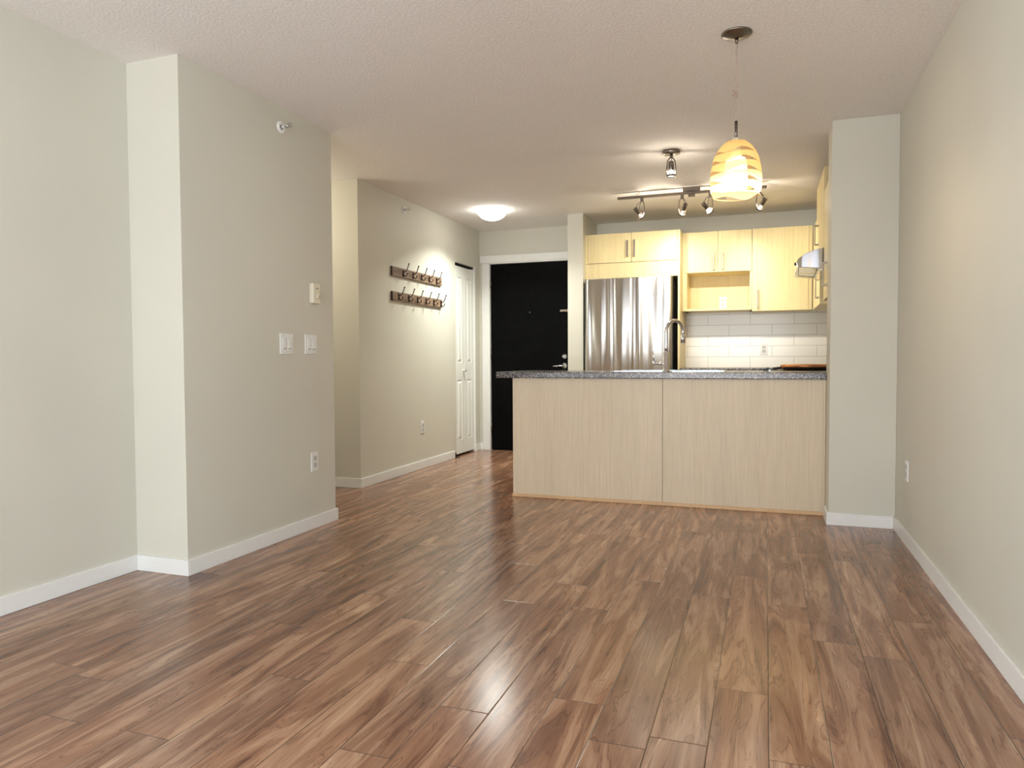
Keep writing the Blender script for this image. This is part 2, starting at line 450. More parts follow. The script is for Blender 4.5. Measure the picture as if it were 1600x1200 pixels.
# entrance door and its casing
g = MB().box(-2.985, -2.905, YD-.022, YD, 0, 2.085, bev=.003).box(-1.975, -1.895, YD-.022, YD, 0, 2.085, bev=.003)
g.box(-3.005, -1.875, YD-.030, YD, 2.085, 2.165, bev=.004)
g.box(-2.905, -2.893, YD-.022, YD+.1, 0, 2.085).box(-1.987, -1.975, YD-.022, YD+.1, 0, 2.085).box(-2.905, -1.975, YD-.022, YD+.1, 2.073, 2.085)
struct('trim_1', g, TRIM)
d = struct('door_1', box(-2.890, -1.990, YD+.010, YD+.055, .008, 2.070, bev=.002), BLACK)
for z in (.25, 1.08, 1.86):
    MB().cyl((-2.889, YD+.004, z-.05), (-2.889, YD+.004, z+.05), .007, n=12).build('hinge', NICKEL, d)
y = YD+.010
MB().lathe([(0, .026), (.012, .026), (.016, .020), (.030, .010), (.032, 0), (0, 0)], (-2.045, y, 1.045), (0, -1, 0)).box(-2.048, -2.042, y-.034, y-.02, 1.028, 1.062, bev=.002).build('deadbolt', CHROME, d)
MB().lathe([(0, .022), (.010, .022), (.012, .012), (.031, .008), (.033, 0), (0, 0)], (-2.045, y, .945), (0, -1, 0)).tube([(-2.045, y-.02, .945), (-2.045, y-.05, .945), (-2.06, y-.055, .945), (-2.155, y-.052, .940)], .009).build('door_lever', CHROME, d)
MB().lathe([(0, .006), (.007, .006), (.009, 0), (0, 0)], (-2.433, y, 1.53), (0, -1, 0), n=20).build('peephole', NICKEL, d)
MB().box(-2.085, -1.995, y-.018, y, 1.525, 1.548, bev=.003).cyl((-2.0, y-.012, 1.515), (-2.0, y-.012, 1.558), .006, n=12).build('door_guard', CHROME, d)

# bifold closet door (two narrow leaves with raised panels)
d = struct('door_2', box(XH-.55, XH-.012, 6.78, 7.29, 2.012, 2.024), GAP)
struct('closet_shade_sheet', box(XH-.08, XH-.07, 6.776, 7.294, 0, 2.012), GAP, d)  # near-black sheet behind the leaves, the closet's shade put in as colour
for k in range(2):
    y0 = 6.782+k*.2555; y1 = y0+.2525; xf = XH-.012
    g = MB().box(xf-.022, xf-.006, y0, y1, .022, 1.995)
    for a, b_ in ((y0, y0+.068), (y1-.068, y1)): g.box(xf-.007, xf, a, b_, .022, 1.995, bev=.0015, seg=1)
    for a, b_ in ((.022, .17), (.80, .985), (1.88, 1.995)): g.box(xf-.007, xf, y0+.067, y1-.067, a, b_, bev=.0015, seg=1)
    lf = g.build('door_leaf', DOORW, d)
    for za, zb in ((.17, .80), (.985, 1.88)):
        ya, yb = y0+.078, y1-.078; za += .012; zb -= .012
        t = MB(); bm = t.bm; ins = .022
        o4 = [bm.verts.new((xf-.006, *q)) for q in ((ya, za), (yb, za), (yb, zb), (ya, zb))]
        i4 = [bm.verts.new((xf+.003, *q)) for q in ((ya+ins, za+ins), (yb-ins, za+ins), (yb-ins, zb-ins), (ya+ins, zb-ins))]
        bm.faces.new(i4)
        for i in range(4): bm.faces.new((o4[i], o4[(i+1) % 4], i4[(i+1) % 4], i4[i]))
        t.build('raised_panel', DOORW, lf)
    if k == 0:
        MB().lathe([(0, .034), (.012, .033), (.017, .025), (.014, .014), (.007, .008), (.011, 0), (0, 0)], (xf, y1-.035, .90), (1, 0, 0), n=20).build('door_knob', CHROME, lf)
struct('trim_2', MB().box(XH-.03, XH+.004, 7.2925, 7.312, 0, 2.04, bev=.001, seg=1), TRIM)
t = MB().box(XH+.002, XH+.05, 6.735, 6.742, .002, .006).box(XH+.002, XH+.007, 6.735, 6.765, .002, .05).box(XH+.002, XH+.045, 6.735, 6.765, .0, .003)
tag(t.build('pivot_bracket', GAP), 'small dark metal pivot bracket on the floor at the closet door foot', 'bracket')

# ------------------------------------------------------------------ wall fittings
def frame_on(axis, sgn):
    """returns fn mapping (along, out, up) relative to world for plates on walls"""
    if axis == 'X': return lambda c, a, o, z: (c[0]+sgn*o, c[1]+a, c[2]+z)
    return lambda c, a, o, z: (c[0]+a, c[1]+sgn*o, c[2]+z)
def pbox(mb, F, c, a0, a1, o0, o1, z0, z1, bev=0):
    p, q = F(c, a0, o0, z0), F(c, a1, o1, z1)
    mb.box(p[0], q[0], p[1], q[1], p[2], q[2], bev=bev); return mb
def outlet(c, axis, sgn, label, slots=True):
    F = frame_on(axis, sgn); t = thing('wall_outlet', label, 'outlet', (c[0], c[1], c[2]-.057), 'power outlets')
    pbox(MB(), F, c, -.035, .035, 0, .006, -.057, .057, .002).build('cover_plate', PLAST, t)
    for s in (-1, 1):
        r = pbox(MB(), F, c, -.017, .017, .0055, .009, s*.0205-.0145, s*.0205+.0145, .003).build('receptacle', PGREY, t)
        g = MB()
        for a in (-.0065, .0065): pbox(g, F, c, a-.0015, a+.0015, .0088, .0094, s*.0205-.002, s*.0205+.007)
        pbox(g, F, c, -.002, .002, .0088, .0094, s*.0205-.010, s*.0205-.006)
        g.build('slot', PLASTS, r)
    return t
outlet((XB, 3.658, .405), 'X', 1, 'white power outlet low on the near left wall, below the light switches')
outlet((XH, 6.0, .388), 'X', 1, 'white power outlet low on the hall wall below the coat rails')
outlet((XR, 4.357, .401), 'X', -1, 'white power outlet low on the right wall beside the pillar')
outlet((-.400, YK-.012, 1.575), 'Y', -1, 'white power outlet on the wooden back of the open cabinet niche')
outlet((-.012, YK-.008, 1.105), 'Y', -1, 'white power outlet on the white kitchen backsplash tiles')

def dswitch(c, label):
    F = frame_on('X', 1); t = thing('light_switch', label, 'light switch', (c[0], c[1], c[2]-.058), 'double light switches on the near left wall')
    pbox(MB(), F, c, -.058, .058, 0, .006, -.058, .058, .002).build('cover_plate', PLAST, t)
    for s in (-1, 1):
        r = pbox(MB(), F, c, s*.023-.0165, s*.023+.0165, .005, .0085, -.034, .034, .002).build('rocker', PLAST, t)
        pbox(MB(), F, c, s*.023-.014, s*.023+.014, .0084, .0098, -.030, -.026, .0004).build('switch_gap', PLASTS, r)
        pbox(MB(), F, c, s*.023+.008, s*.023+.014, .0084, .0105, -.020, .030, .001).build('dimmer_slider', PGREY, r)
        for q in (.048, -.048): MB().lathe([(0, .0012), (.0028, .001), (.003, 0), (0, 0)], F(c, s*.023, .006, q), (1, 0, 0), n=12).build('screw', PGREY, t)
    return t
dswitch((XB, 3.406, 1.114), 'white double light switch, the left one, farther from the wall end')
dswitch((XB, 3.637, 1.114), 'white double light switch, the right one, directly under the thermostat')
c = (XB, 3.67, 1.42); F = frame_on('X', 1)
t = thing('thermostat', 'cream box thermostat with a round dial above the light switches', 'thermostat', (XB, 3.67, 1.36))
pbox(MB(), F, c, -.036, .036, 0, .028, -.060, .060, .004).build('housing', CREAM, t)
MB().lathe([(0, .008), (.015, .008), (.018, 0), (0, 0)], F(c, .008, .028, -.016), (1, 0, 0), n=28).build('dial', CREAM, t)
pbox(MB(), F, c, -.010, .016, .0275, .0285, .028, .034).build('display_mark', PLASTS, t)

def sprinkler(c, label):
    t = thing('sprinkler_head', label, 'sprinkler', c, 'wall sprinkler heads')
    x, y, z = c
    MB().lathe([(.013, .002), (.020, .010), (.034, .007), (.037, 0), (.013, 0)], c, (1, 0, 0), n=32, closed=True).build('escutcheon', PLAST, t)
    MB().cyl((x, y, z), (x+.030, y, z), .010, n=16).build('stem', PGREY, t)
    MB().tube([(x+.028, y-.010, z), (x+.045, y-.013, z), (x+.062, y-.003, z)], .0025, 8).tube([(x+.028, y+.010, z), (x+.045, y+.013, z), (x+.062, y+.003, z)], .0025, 8).cyl((x+.03, y, z), (x+.06, y, z), .003, n=8).build('frame_arm', STEEL, t)
    MB().box(x+.061, x+.064, y-.015, y+.015, z-.004, z+.004).box(x+.045, x+.072, y-.012, y+.012, z+.012, z+.014).build('deflector', STEEL, t)
sprinkler((XB, 3.391, 2.329), 'white sidewall sprinkler head high on the near left wall')
sprinkler((XH, 5.677, 2.344), 'small sidewall sprinkler head high on the hall wall above coat rails')

# coat rails
def coat_rail(y0, y1, z, n, ys, label):
    t = thing('coat_rail', label, 'coat rack', (XH, (y0+y1)/2, z-.04), 'coat rails on the hall wall')
    xf = XH+.018
    MB().box(XH, xf, y0+.004, y1, z-.040, z+.040, bev=.002).build('board', RAIL, t)
    MB().box(XH, xf+.0005, y0, y0+.006, z-.0405, z+.0405).build('end_grain', RAILEND, t, 'dark end of the board')
    for yy in (y0+.04, y1-.035):
        MB().lathe([(0, .002), (.004, .0015), (.005, 0), (0, 0)], (xf, yy, z), (1, 0, 0), n=12).build('screw', BRONZE, t)
    proto = None
    for yy in ys:
        if proto is None:
            g = MB().box(xf, xf+.005, yy-.010, yy+.010, z-.030, z+.028, bev=.002)
            up_ = [(xf+.004, yy, z+.008), (xf+.016, yy, z+.010), (xf+.030, yy, z+.018), (xf+.042, yy, z+.034), (xf+.050, yy, z+.056), (xf+.058, yy, z+.078)]
            g.tube(up_, .0042, 10); g.lathe([(0, -.007), (.005, -.005), (.007, 0), (.005, .005), (0, .007)], up_[-1], n=12)
            lo = [(xf+.004, yy, z-.008), (xf+.010, yy, z-.024), (xf+.024, yy, z-.030), (xf+.037, yy, z-.022), (xf+.040, yy, z-.006)]
            g.tube(lo, .0042, 10); g.lathe([(0, -.006), (.0045, -.004), (.006, 0), (.0045, .004), (0, .006)], lo[-1], n=12)
            proto = g.build('coat_hook', BRONZE, t); py = yy
        else:
            o = proto.copy(); C.objects.link(o); o.parent = t; o.location.y += yy-py
coat_rail(5.425, 6.420, 1.780, 5, [5.620, 5.806, 5.975, 6.135, 6.295], 'brown wooden coat rail, the upper of two, with five dark hooks')
coat_rail(5.425, 6.425, 1.567, 6, [5.535, 5.720, 5.890, 6.065, 6.232, 6.390], 'brown wooden coat rail, the lower of two, with six dark hooks')

# ------------------------------------------------------------------ peninsula
SX0, SX1, SY0, SY1 = -1.02, -.28, 5.13, 5.52
t = thing('kitchen_peninsula', 'pale wood panelled peninsula base on the floor beside the pillar', 'kitchen island', (-.7, 5.3, 0))
YI = 5.60
box(XPE+.020, -.666, YPE, YPE+.018, .024, .880).build('front_panel', PANEL, t)
box(-.663, XPL-.02, YPE, YPE+.018, .024, .880).build('front_panel', PANEL, t)
box(XPE, XPE+.0195, YPE, YI, .0, .880).build('end_panel', PANEL, t)
box(XPL-.0195, XPL-.002, YPE-.004, YPE+.018, .024, .880).build('scribe_strip', PANEL, t)
MB().box(XPE-.004, XPL-.002, YPE-.009, YPE, 0, .024, bev=.003).build('base_strip', PINE, t, 'thin orange pine strip along the floor')
g = MB().box(XPE+.02, SX0-.03, YPE+.045, YI-.031, .10, .880).box(SX1+.03, XR-.002, YPE+.045, YI-.031, .10, .880).box(SX0-.03, SX1+.03, YPE+.045, YI-.031, .10, .70).box(XPE+.02, XR-.002, YPE+.045, YI-.09, 0, .10)
g.build('cabinet_body', MAPLE, t)
for k in range(4):
    x0 = XPE+.02+k*.45; dd = box(x0+.002, x0+.448, YI-.030, YI-.011, .105, .875, bev=.001).build('door', MAPLE, t)
    MB().box(x0+.40, x0+.412, YI+.012, YI+.018, .68, .84).box(x0+.40, x0+.412, YI-.012, YI+.015, .685, .697).box(x0+.40, x0+.412, YI-.012, YI+.015, .823, .835).build('handle', PULL, dd)
# sink cut-out in the slab: build the top out of strips round the bowl
SX0, SX1, SY0, SY1 = -1.02, -.28, 5.13, 5.52
CY0, CY1, CZ0, CZ1 = 4.947, 5.625, .880, .925
bm = bmesh.new()
def gridslab(xs, ys, skip):
    t = MB()
    vt = {}
    def V(i, j, z):
        k = (i, j, z)
        if k not in vt: vt[k] = t.bm.verts.new((xs[i], ys[j], z))
        return vt[k]
    nx, ny = len(xs)-1, len(ys)-1
    solid = lambda i, j: 0 <= i < nx and 0 <= j < ny and (i, j) not in skip
    for i in range(nx):
        for j in range(ny):
            if not solid(i, j): continue
            t.bm.faces.new([V(i, j, CZ1), V(i+1, j, CZ1), V(i+1, j+1, CZ1), V(i, j+1, CZ1)])
            t.bm.faces.new([V(i, j, CZ0), V(i, j+1, CZ0), V(i+1, j+1, CZ0), V(i+1, j, CZ0)])
            for (di, dj, a, b_) in ((-1, 0, (i, j), (i, j+1)), (1, 0, (i+1, j), (i+1, j+1)), (0, -1, (i, j), (i+1, j)), (0, 1, (i, j+1), (i+1, j+1))):
                if not solid(i+di, j+dj): t.bm.faces.new([V(*a, CZ0), V(*b_, CZ0), V(*b_, CZ1), V(*a, CZ1)])
    return t
g = gridslab([-1.882, SX0+.01, SX1-.01, XPL-.001, XR-.001], [CY0, YP2+.001, SY0+.01, SY1-.01, CY1], {(1, 2), (3, 0)})
o = g.build('countertop', GRAN)
md = o.modifiers.new('round', 'BEVEL'); md.width = .005; md.segments = 3; md.limit_method = 'ANGLE'
tag(o, 'dark grey speckled granite countertop lying on the wood peninsula', 'countertop')
# sink
t = thing('kitchen_sink', 'stainless drop-in sink with a low rim in the granite peninsula top', 'sink', ((SX0+SX1)/2, (SY0+SY1)/2, .74))
g = MB(); z = CZ1+.0005
def ring(g, a, b_, zt, zb):
    """rectangular ring between outer rect a and inner rect b_"""
    (x0, x1, y0, y1), (p0, p1, q0, q1) = a, b_
    g.box(x0, x1, y0, q0, zb, zt).box(x0, x1, q1, y1, zb, zt).box(x0, p0, q0, q1, zb, zt).box(p1, x1, q0, q1, zb, zt)
ring(g, (SX0-.012, SX1+.012, SY0-.005, SY1+.015), (SX0+.022, SX1-.022, SY0+.022, SY1-.022), z+.006, z)
g.build('rim', STEEL, t)
g = MB()
ring(g, (SX0+.014, SX1-.014, SY0+.014, SY1-.014), (SX0+.022, SX1-.022, SY0+.022, SY1-.022), z, .75)
g.box(SX0+.014, SX1-.014, SY0+.014, SY1-.014, .742, .750).build('bowl', STEEL, t)
MB().cyl((-.65, 5.32, .750), (-.65, 5.32, .754), .045, n=28).build('drain', CHROME, t)
# faucet
fx, fy = -.652, 5.06
t = thing('kitchen_faucet', 'tall chrome gooseneck faucet standing on the peninsula countertop', 'faucet', (fx, fy, CZ1))
MB().lathe([(0, 0), (.026, 0), (.026, .005), (.0225, .009), (.0225, .130), (.0195, .134), (0, .134)], (fx, fy, CZ1)).build('faucet_body', CHROME, t)
pts = []; rad = .085; dirx, diry = .60, .80; ztop = 1.297-rad-.012
pts += [(fx, fy, CZ1+.13), (fx, fy, 1.10), (fx, fy, ztop-.03)]
for i in range(0, 19):
    a = pi-i*pi*1.04/18
    d_ = rad+rad*cos(a); pts.append((fx+dirx*d_, fy+diry*d_, ztop+rad*sin(a)))
MB().tube(pts, .0125, 18).build('spout', CHROME, t)
e = Vector(pts[-1]); dn = (e-Vector(pts[-2])).normalized()
MB().cyl(e-dn*.002, e+dn*.060, .0150, .0165, 20).cyl(e+dn*.058, e+dn*.064, .0125, n=20).build('spray_head', CHROME, t)
MB().cyl((fx-.015, fy, .985), (fx-.072, fy, .985), .0125, n=20).cyl((fx-.070, fy, .985), (fx-.090, fy, .985), .0145, n=20).tube([(fx-.082, fy, .99), (fx-.086, fy-.004, 1.03), (fx-.094, fy-.008, 1.068)], .0045, 10).build('lever_handle', CHROME, t)
# soap pump beside it
# small black item on the far counter edge
t = thing('scraper', 'small black scraper lying left of the copper pan', 'utensil', (.01, 5.50, CZ1))
MB().prism([(-.022, 0), (.020, 0), (.024, .010), (.014, .024), (-.006, .016), (-.024, .010)], 'Y', -.012, .012, .002)
g = MB().prism([(.01-.024, CZ1+.001), (.01+.018, CZ1+.001), (.01+.024, CZ1+.014), (.01+.012, CZ1+.026), (.01-.008, CZ1+.018), (.01-.026, CZ1+.012)], 'Y', 5.488, 5.512, .002)
g.build('grip', BLKP, t)
box(.01+.014, .01+.030, 5.485, 5.515, CZ1+.001, CZ1+.008, bev=.001).build('blade', STEEL, t)

# ------------------------------------------------------------------ back and right runs below the counter (mostly behind the peninsula)
XF = XR-.62
t = thing('base_cabinet', 'pale maple base cabinet row under the kitchen back counter', 'cabinet', (-.3, 7.15, 0))
MB().box(-.745, XR-.002, 6.87, YK-.001, .10, .880).box(-.745, XR-.002, 6.93, YK-.001, 0, .10).build('cabinet_body', MAPLE, t)
for k in range(2):
    x0 = -.745+k*.43; dd = box(x0+.002, x0+.428, 6.851, 6.869, .105, .875, bev=.001).build('door', MAPLE, t)
    MB().box(x0+.38, x0+.392, 6.822, 6.828, .68, .84).box(x0+.38, x0+.392, 6.826, 6.852, .685, .697).box(x0+.38, x0+.392, 6.826, 6.852, .823, .835).build('handle', PULL, dd)
g = MB().box(-.760, XR-.001, 6.83, YK-.011, .8805, .925, bev=.004)
g.box(XF-.02, XR-.001, 6.39, 6.83, .8805, .925, bev=.004)
tag(g.build('countertop', GRAN), 'speckled granite counter along the tiled kitchen back wall', 'countertop')
t = thing('base_cabinet', 'pale maple corner base cabinet beyond the cooking range', 'cabinet', (.4, 6.6, 0))
MB().box(XF+.02, XR-.002, 6.395, 6.868, .10, .880).box(XF+.08, XR-.002, 6.395, 6.868, 0, .10).build('cabinet_body', MAPLE, t)
box(XF, XF+.019, 6.40, 6.82, .105, .875, bev=.001).build('door', MAPLE, t)
# range
t = thing('cooking_range', 'stainless range with black glass cooktop under the hood', 'stove', (.43, 6.01, 0))
MB().box(XF, XR-.004, 5.632, 6.386, .03, .905, bev=.004).build('range_body', STEEL, t)
box(XF-.012, XR-.004, 5.632, 6.386, .9055, .926, bev=.004).build('cooktop', BLKP, t, 'black glass cooktop')
o = box(XF-.025, XF-.002, 5.66, 6.36, .25, .78, bev=.004).build('oven_door', BLKP, t, 'black glass oven door')
MB().cyl((XF-.06, 5.70, .74), (XF-.06, 6.32, .74), .010).cyl((XF-.06, 5.74, .74), (XF-.02, 5.74, .74), .007).cyl((XF-.06, 6.28, .74), (XF-.02, 6.28, .74), .007).build('handle', STEEL, o)
for k in range(4): MB().cyl((XF-.022, 5.76+k*.16, .845), (XF, 5.76+k*.16, .845), .018, n=20).build('knob', BLKP, t)
# pan
px, py, pz = .300, 5.86, .9265
t = thing('frying_pan', 'shallow copper pan with a long black handle on the dark cooktop', 'pan', (px, py, pz))
MB().lathe([(0, 0), (.165, 0), (.178, .010), (.186, .024), (.183, .024), (.174, .012), (.160, .004), (0, .004)], (px, py, pz), n=56).build('pan_body', BLKP, t)
MB().lathe([(.180, .018), (.1885, .018), (.190, .036), (.180, .042), (.06, .044), (0, .044), (0, .040), (.178, .036)], (px, py, pz), n=56).build('pan_lid', COPPER, t, 'copper coloured flat lid')
MB().tube([(px-.175, py, pz+.016), (px-.21, py, pz+.014), (px-.245, py, pz+.008)], .0085, 12).build('handle', BLKP, t)

# backsplash
g = MB().box(-.764, XR-.001, YK-.008, YK, .925, 1.50).box(XR-.008, XR, 5.0, YK-.008, .925, 1.76)
struct('trim_3', g, TILE)

# ------------------------------------------------------------------ fridge and its surround
t = thing('refrigerator', 'tall stainless steel refrigerator in the maple surround', 'refrigerator', (-1.24, 7.1, 0))
FX0, FX1, FY = -1.663, -.822, 6.800
box(FX0+.004, FX1-.004, FY+.075, YK-.03, .02, 1.775, bev=.004).build('fridge_body', plain('dark_grey_case', (.035, .035, .037), .4), t, 'dark grey case')
def curved_door(z0, z1):
    n = 28; r = .022; prof = []
    for i in range(n+1):
        u = i/n; x = FX0+u*(FX1-FX0)
        prof.append((x, FY+.012*(2*u-1)**2+(.020*max(0, (abs(2*u-1)-.955)/.045)**2)))
    m = MB(); bm = m.bm
    rows = []
    for zz, ins in ((z0, .006), (z0+.006, 0), (z1-.008, 0), (z1-.002, .004), (z1, .012)):
        rows.append([bm.verts.new((x, y+ins, zz)) for x, y in prof])
    for A, B in zip(rows, rows[1:]):
        for i in range(n):
            f = bm.faces.new((A[i], A[i+1], B[i+1], B[i])); f.smooth = True
    back = [[bm.verts.new((x, FY+.072, zz)) for x, _ in (prof[0], prof[-1])] for zz in (z0, z1)]
    bm.faces.new(rows[0][::-1]+[back[0][0], back[0][1]]); bm.faces.new(rows[-1]+[back[1][1], back[1][0]])
    bm.faces.new([back[0][0]]+[r_[0] for r_ in rows]+[back[1][0]])
    bm.faces.new([back[0][1]]+[r_[-1] for r_ in rows]+[back[1][1]])
    bm.faces.new([back[0][0], back[0][1], back[1][1], back[1][0]])
    return m
dd = curved_door(.72, 1.792).build('fridge_door', FRIDGE, t)
dd = curved_door(.06, .71).build('freezer_drawer', FRIDGE, t)
MB().cyl((FX0+.1, FY-.05, .63), (FX1-.1, FY-.05, .63), .011).cyl((FX0+.14, FY-.05, .63), (FX0+.14, FY+.02, .63), .008).cyl((FX1-.14, FY-.05, .63), (FX1-.14, FY+.02, .63), .008).build('handle', STEEL, dd)

def pull(m, F, c, L_=.16, out=.030):
    """flat bar pull, vertical, centred on c; out is along outward normal"""
    h2 = L_/2
    pbox(m, F, c, -.0075, .0075, out-.007, out, -h2, h2, .001)
    pbox(m, F, c, -.006, .006, 0, out-.006, h2-.014, h2, .001)
    pbox(m, F, c, -.006, .006, 0, out-.006, -h2, -h2+.014, .001)
    return m
FYm = frame_on('Y', -1); FXm = frame_on('X', -1)
TOP = 2.238
# surround + over-fridge cabinet
YF = 6.930
t = thing('fridge_surround', 'maple two-door cabinet and side panel above the refrigerator', 'cabinet', (-1.23, 7.2, 0))
box(XS2+.001, -.786, YF+.020, YK-.001, 1.805, TOP, bev=.001).build('cabinet_body', MAPLE, t)
box(-.785, -.766, YF, YK-.001, 0, TOP, bev=.001).build('side_panel', MAPLE, t)
box(XS2+.001, -.786, YF+.002, YF+.0195, 1.805, 1.950).build('filler_panel', MAPLE, t)
box(XS2+.001, XS2+.030, YF+.002, YF+.0195, 1.952, TOP).build('filler_strip', MAPLE, t)
for x0, x1, hx in ((-1.655, -1.229, -1.262), (-1.226, -.788, -1.194)):
    dd = box(x0, x1, YF-.001, YF+.0185, 1.956, TOP-.001, bev=.0012).build('door', MAPLE, t)
    pull(MB(), FYm, (hx, YF-.001, 2.085)).build('handle', PULL, dd)

# ------------------------------------------------------------------ upper cabinets on the back wall
YU = 7.137
t = thing('wall_cabinet', 'two-door maple wall cabinet with an open niche, right of the refrigerator', 'cabinet', (-.43, 7.3, 1.46))
XA0, XA1 = -.765, -.122
box(XA0+.001, -.744, YU+.006, YK-.001, 1.475, TOP-.003).build('filler_strip', MAPLE, t)
box(-.7435, XA1-.001, YU+.020, YK-.001, 1.842, TOP-.003).build('cabinet_body', MAPLE, t)
for x0, x1, hx in ((-.742, -.434, -.472), (-.431, -.125, -.388)):
    dd = box(x0, x1, YU-.001, YU+.019, 1.846, TOP-.004, bev=.0012).build('door', MAPLE, t)
    pull(MB(), FYm, (hx, YU-.001, 1.945)).build('handle', PULL, dd)
box(-.7435, -.722, YU+.004, YK-.001, 1.475, 1.8415).build('niche_side', MAPLE, t)
box(-.142, XA1-.001, YU+.004, YK-.001, 1.475, 1.8415).build('niche_side', MAPLE, t)
box(-.7215, -.1425, YK-.012, YK-.001, 1.4975, 1.8415).build('niche_back', MAPLE, t)
box(-.750, XA1-.001, YU-.010, YK-.0125, 1.475, 1.497, bev=.002).build('shelf_board', MAPLE, t)

t = thing('wall_cabinet', 'tall single-door maple wall cabinet in the kitchen back corner', 'cabinet', (.15, 7.3, 1.46))
box(XA1, .405, YU+.020, YK-.009, 1.462, TOP-.003).build('cabinet_body', MAPLE, t)
dd = box(XA1+.002, .372, YU-.001, YU+.019, 1.462, TOP-.004, bev=.0012).build('door', MAPLE, t)
pull(MB(), FYm, (-.068, YU-.001, 1.575), .17).build('handle', PULL, dd)
box(.374, .405, YU+.004, YU+.0195, 1.462, TOP-.004).build('filler_strip', MAPLE, t)

# ------------------------------------------------------------------ right-hand run
def side_cab(label, x, y0, y1, z0, z1, doors, hy, hz, lab2=None):
    t = thing('wall_cabinet', label, 'cabinet', ((x+XR)/2, (y0+y1)/2, z0))
    box(x+.020, XR-.009, y0, y1, z0, z1, bev=.0008).build('cabinet_body', MAPLE, t)
    n = len(doors)-1
    for i in range(n):
        dd = box(x, x+.019, doors[i]+.0015, doors[i+1]-.0015, z0+.001, z1-.001, bev=.0012).build('door', MAPLE, t)
        if i == 0 or n > 1:
            yy = hy if i == 0 else doors[i]+.04
            pull(MB(), FXm, (x, yy, hz)).build('handle', PULL, dd)
    return t
side_cab('maple wall cabinet nearest the pillar, its handle beside the pillar edge', .385, 4.990, 5.497, 1.420, 2.190, [4.990, 5.497], 5.20, 1.578)
side_cab('taller maple wall cabinet directly above the range hood', .383, 5.500, 6.249, 1.800, 2.362, [5.500, 6.249], 6.02, 1.965)
side_cab('maple wall cabinet beyond the range hood in the kitchen corner', .410, 6.252, 7.110, 1.452, 2.205, [6.252, 7.110], 6.30, 1.578)
# hood
t = thing('range_hood', 'small stainless range hood mounted under the tall side cabinet', 'range hood', (.45, 5.87, 1.60))
prof = [(XR-.012, 1.797), (.385, 1.797), (.330, 1.787), (.265, 1.762), (.218, 1.728), (.206, 1.700), (.214, 1.668), (.345, 1.655), (XR-.012, 1.655)]
MB().prism(prof, 'Y', 5.520, 6.240, .003).build('hood_shell', steel('hood_stainless', (.60, .62, .68), .14, .5), t)
MB().prism([(.232, 1.664), (.345, 1.652), (.322, 1.592), (.226, 1.606)], 'Y', 5.535, 5.541).build('visor_panel', pane_mat('smoky_visor_glass', (.95, .93, .80), .12), t, 'clear visor panel')
MB().tube([(.222, 5.532, 1.660), (.222, 5.532, 1.606), (.325, 5.532, 1.592), (.345, 5.532, 1.650)], .0022, 8).build('visor_frame', GAP, t)
box(.36, XR-.03, 5.56, 6.20, 1.640, 1.655, bev=.002).build('grease_filter', STEEL, t)
MB().cyl((.207, 5.60, 1.700), (.196, 5.60, 1.700), .012, n=16).build('knob', BLKP, t)

# ------------------------------------------------------------------ lights on the ceiling
# pendant
PX, PY = -.127, 3.319
t = thing('pendant_lamp', 'glowing amber banded glass pendant hanging from the ceiling on a cord', 'pendant light', (PX, PY, 1.973))
MB().lathe([(0, H), (.064, H), (.066, H-.004), (.060, H-.009), (.030, H-.017), (.012, H-.022), (0, H-.022)], (PX, PY, 0)).cyl((PX, PY, H-.02), (PX, PY, H-.045), .008, .006, 16).build('canopy', NICKEL, t)
pts = [(PX+.0015*sin(i*1.7), PY+.0015*cos(i*2.3), H-.04-i*(H-.04-2.058)/24) for i in range(25)]
o = MB().tube(pts, .0028, 8).build('cord', CORD, t)
kz = 2.175
MB().tube([(PX-.006+.010*sin(a*.9), PY+.007*cos(a*1.3), kz-.012+.0024*a) for a in range(13)], .003, 8).build('cord_knot', CORD, o)
MB().cyl((PX, PY, 2.060), (PX, PY, 1.968), .0065, n=16).build('stem', NICKEL, t)
MB().cyl((PX, PY, 1.985), (PX, PY, 1.900), .020, .024, 24).build('socket', CREAM, t)
# outer shade, open below (origin at the top of the shade)
so = [(.010, 0), (.030, -.001), (.043, -.005), (.062, -.020), (.086, -.052), (.097, -.080), (.104, -.110), (.109, -.147), (.110, -.185), (.107, -.215), (.099, -.240)]
m_ = MB().lathe([(r, 1.973+z) for r, z in so], (PX, PY, 0), n=56).build('glass_shade', SHADE, t)
si = [(.030, 1.900), (.040, 1.896), (.045, 1.875), (.050, 1.82), (.050, 1.775), (.048, 1.765), (.0, 1.765)]
MB().lathe(si, (PX, PY, 0), n=40).build('inner_diffuser', INNER, t)
lamp('pendant_glow', 'POINT', (PX, PY, 1.738), 4.4, (1, .78, .54), parent=t, shadow_soft_size=.022)

# flush dome in the hall
dx, dy = -2.461, 6.389
t = thing('flush_ceiling_light', 'lit white glass dome flush light on the ceiling in the hall', 'ceiling light', (dx, dy, 2.34))
MB().lathe([(0, H), (.125, H), (.125, H-.018), (0, H-.018)], (dx, dy, 0)).build('base_plate', TRIM, t)
MB().lathe([(.138, H-.018), (.138, H-.026), (.128, H-.048), (.105, H-.070), (.070, H-.088), (.035, H-.097), (0, H-.100)], (dx, dy, 0)).build('glass_dome', DOME, t)
for a in (.6, 2.7, 4.8):
    MB().cyl((dx+.134*cos(a), dy+.134*sin(a), H-.034), (dx+.146*cos(a), dy+.146*sin(a), H-.030), .006, n=10).build('clip', NICKEL, t)
lamp('hall_glow', 'AREA', (dx, dy, 2.33), 17, (.97, 1, .91), parent=t, aim=(0, 0, -1), shape='DISK', size=.22, spread=R(135))

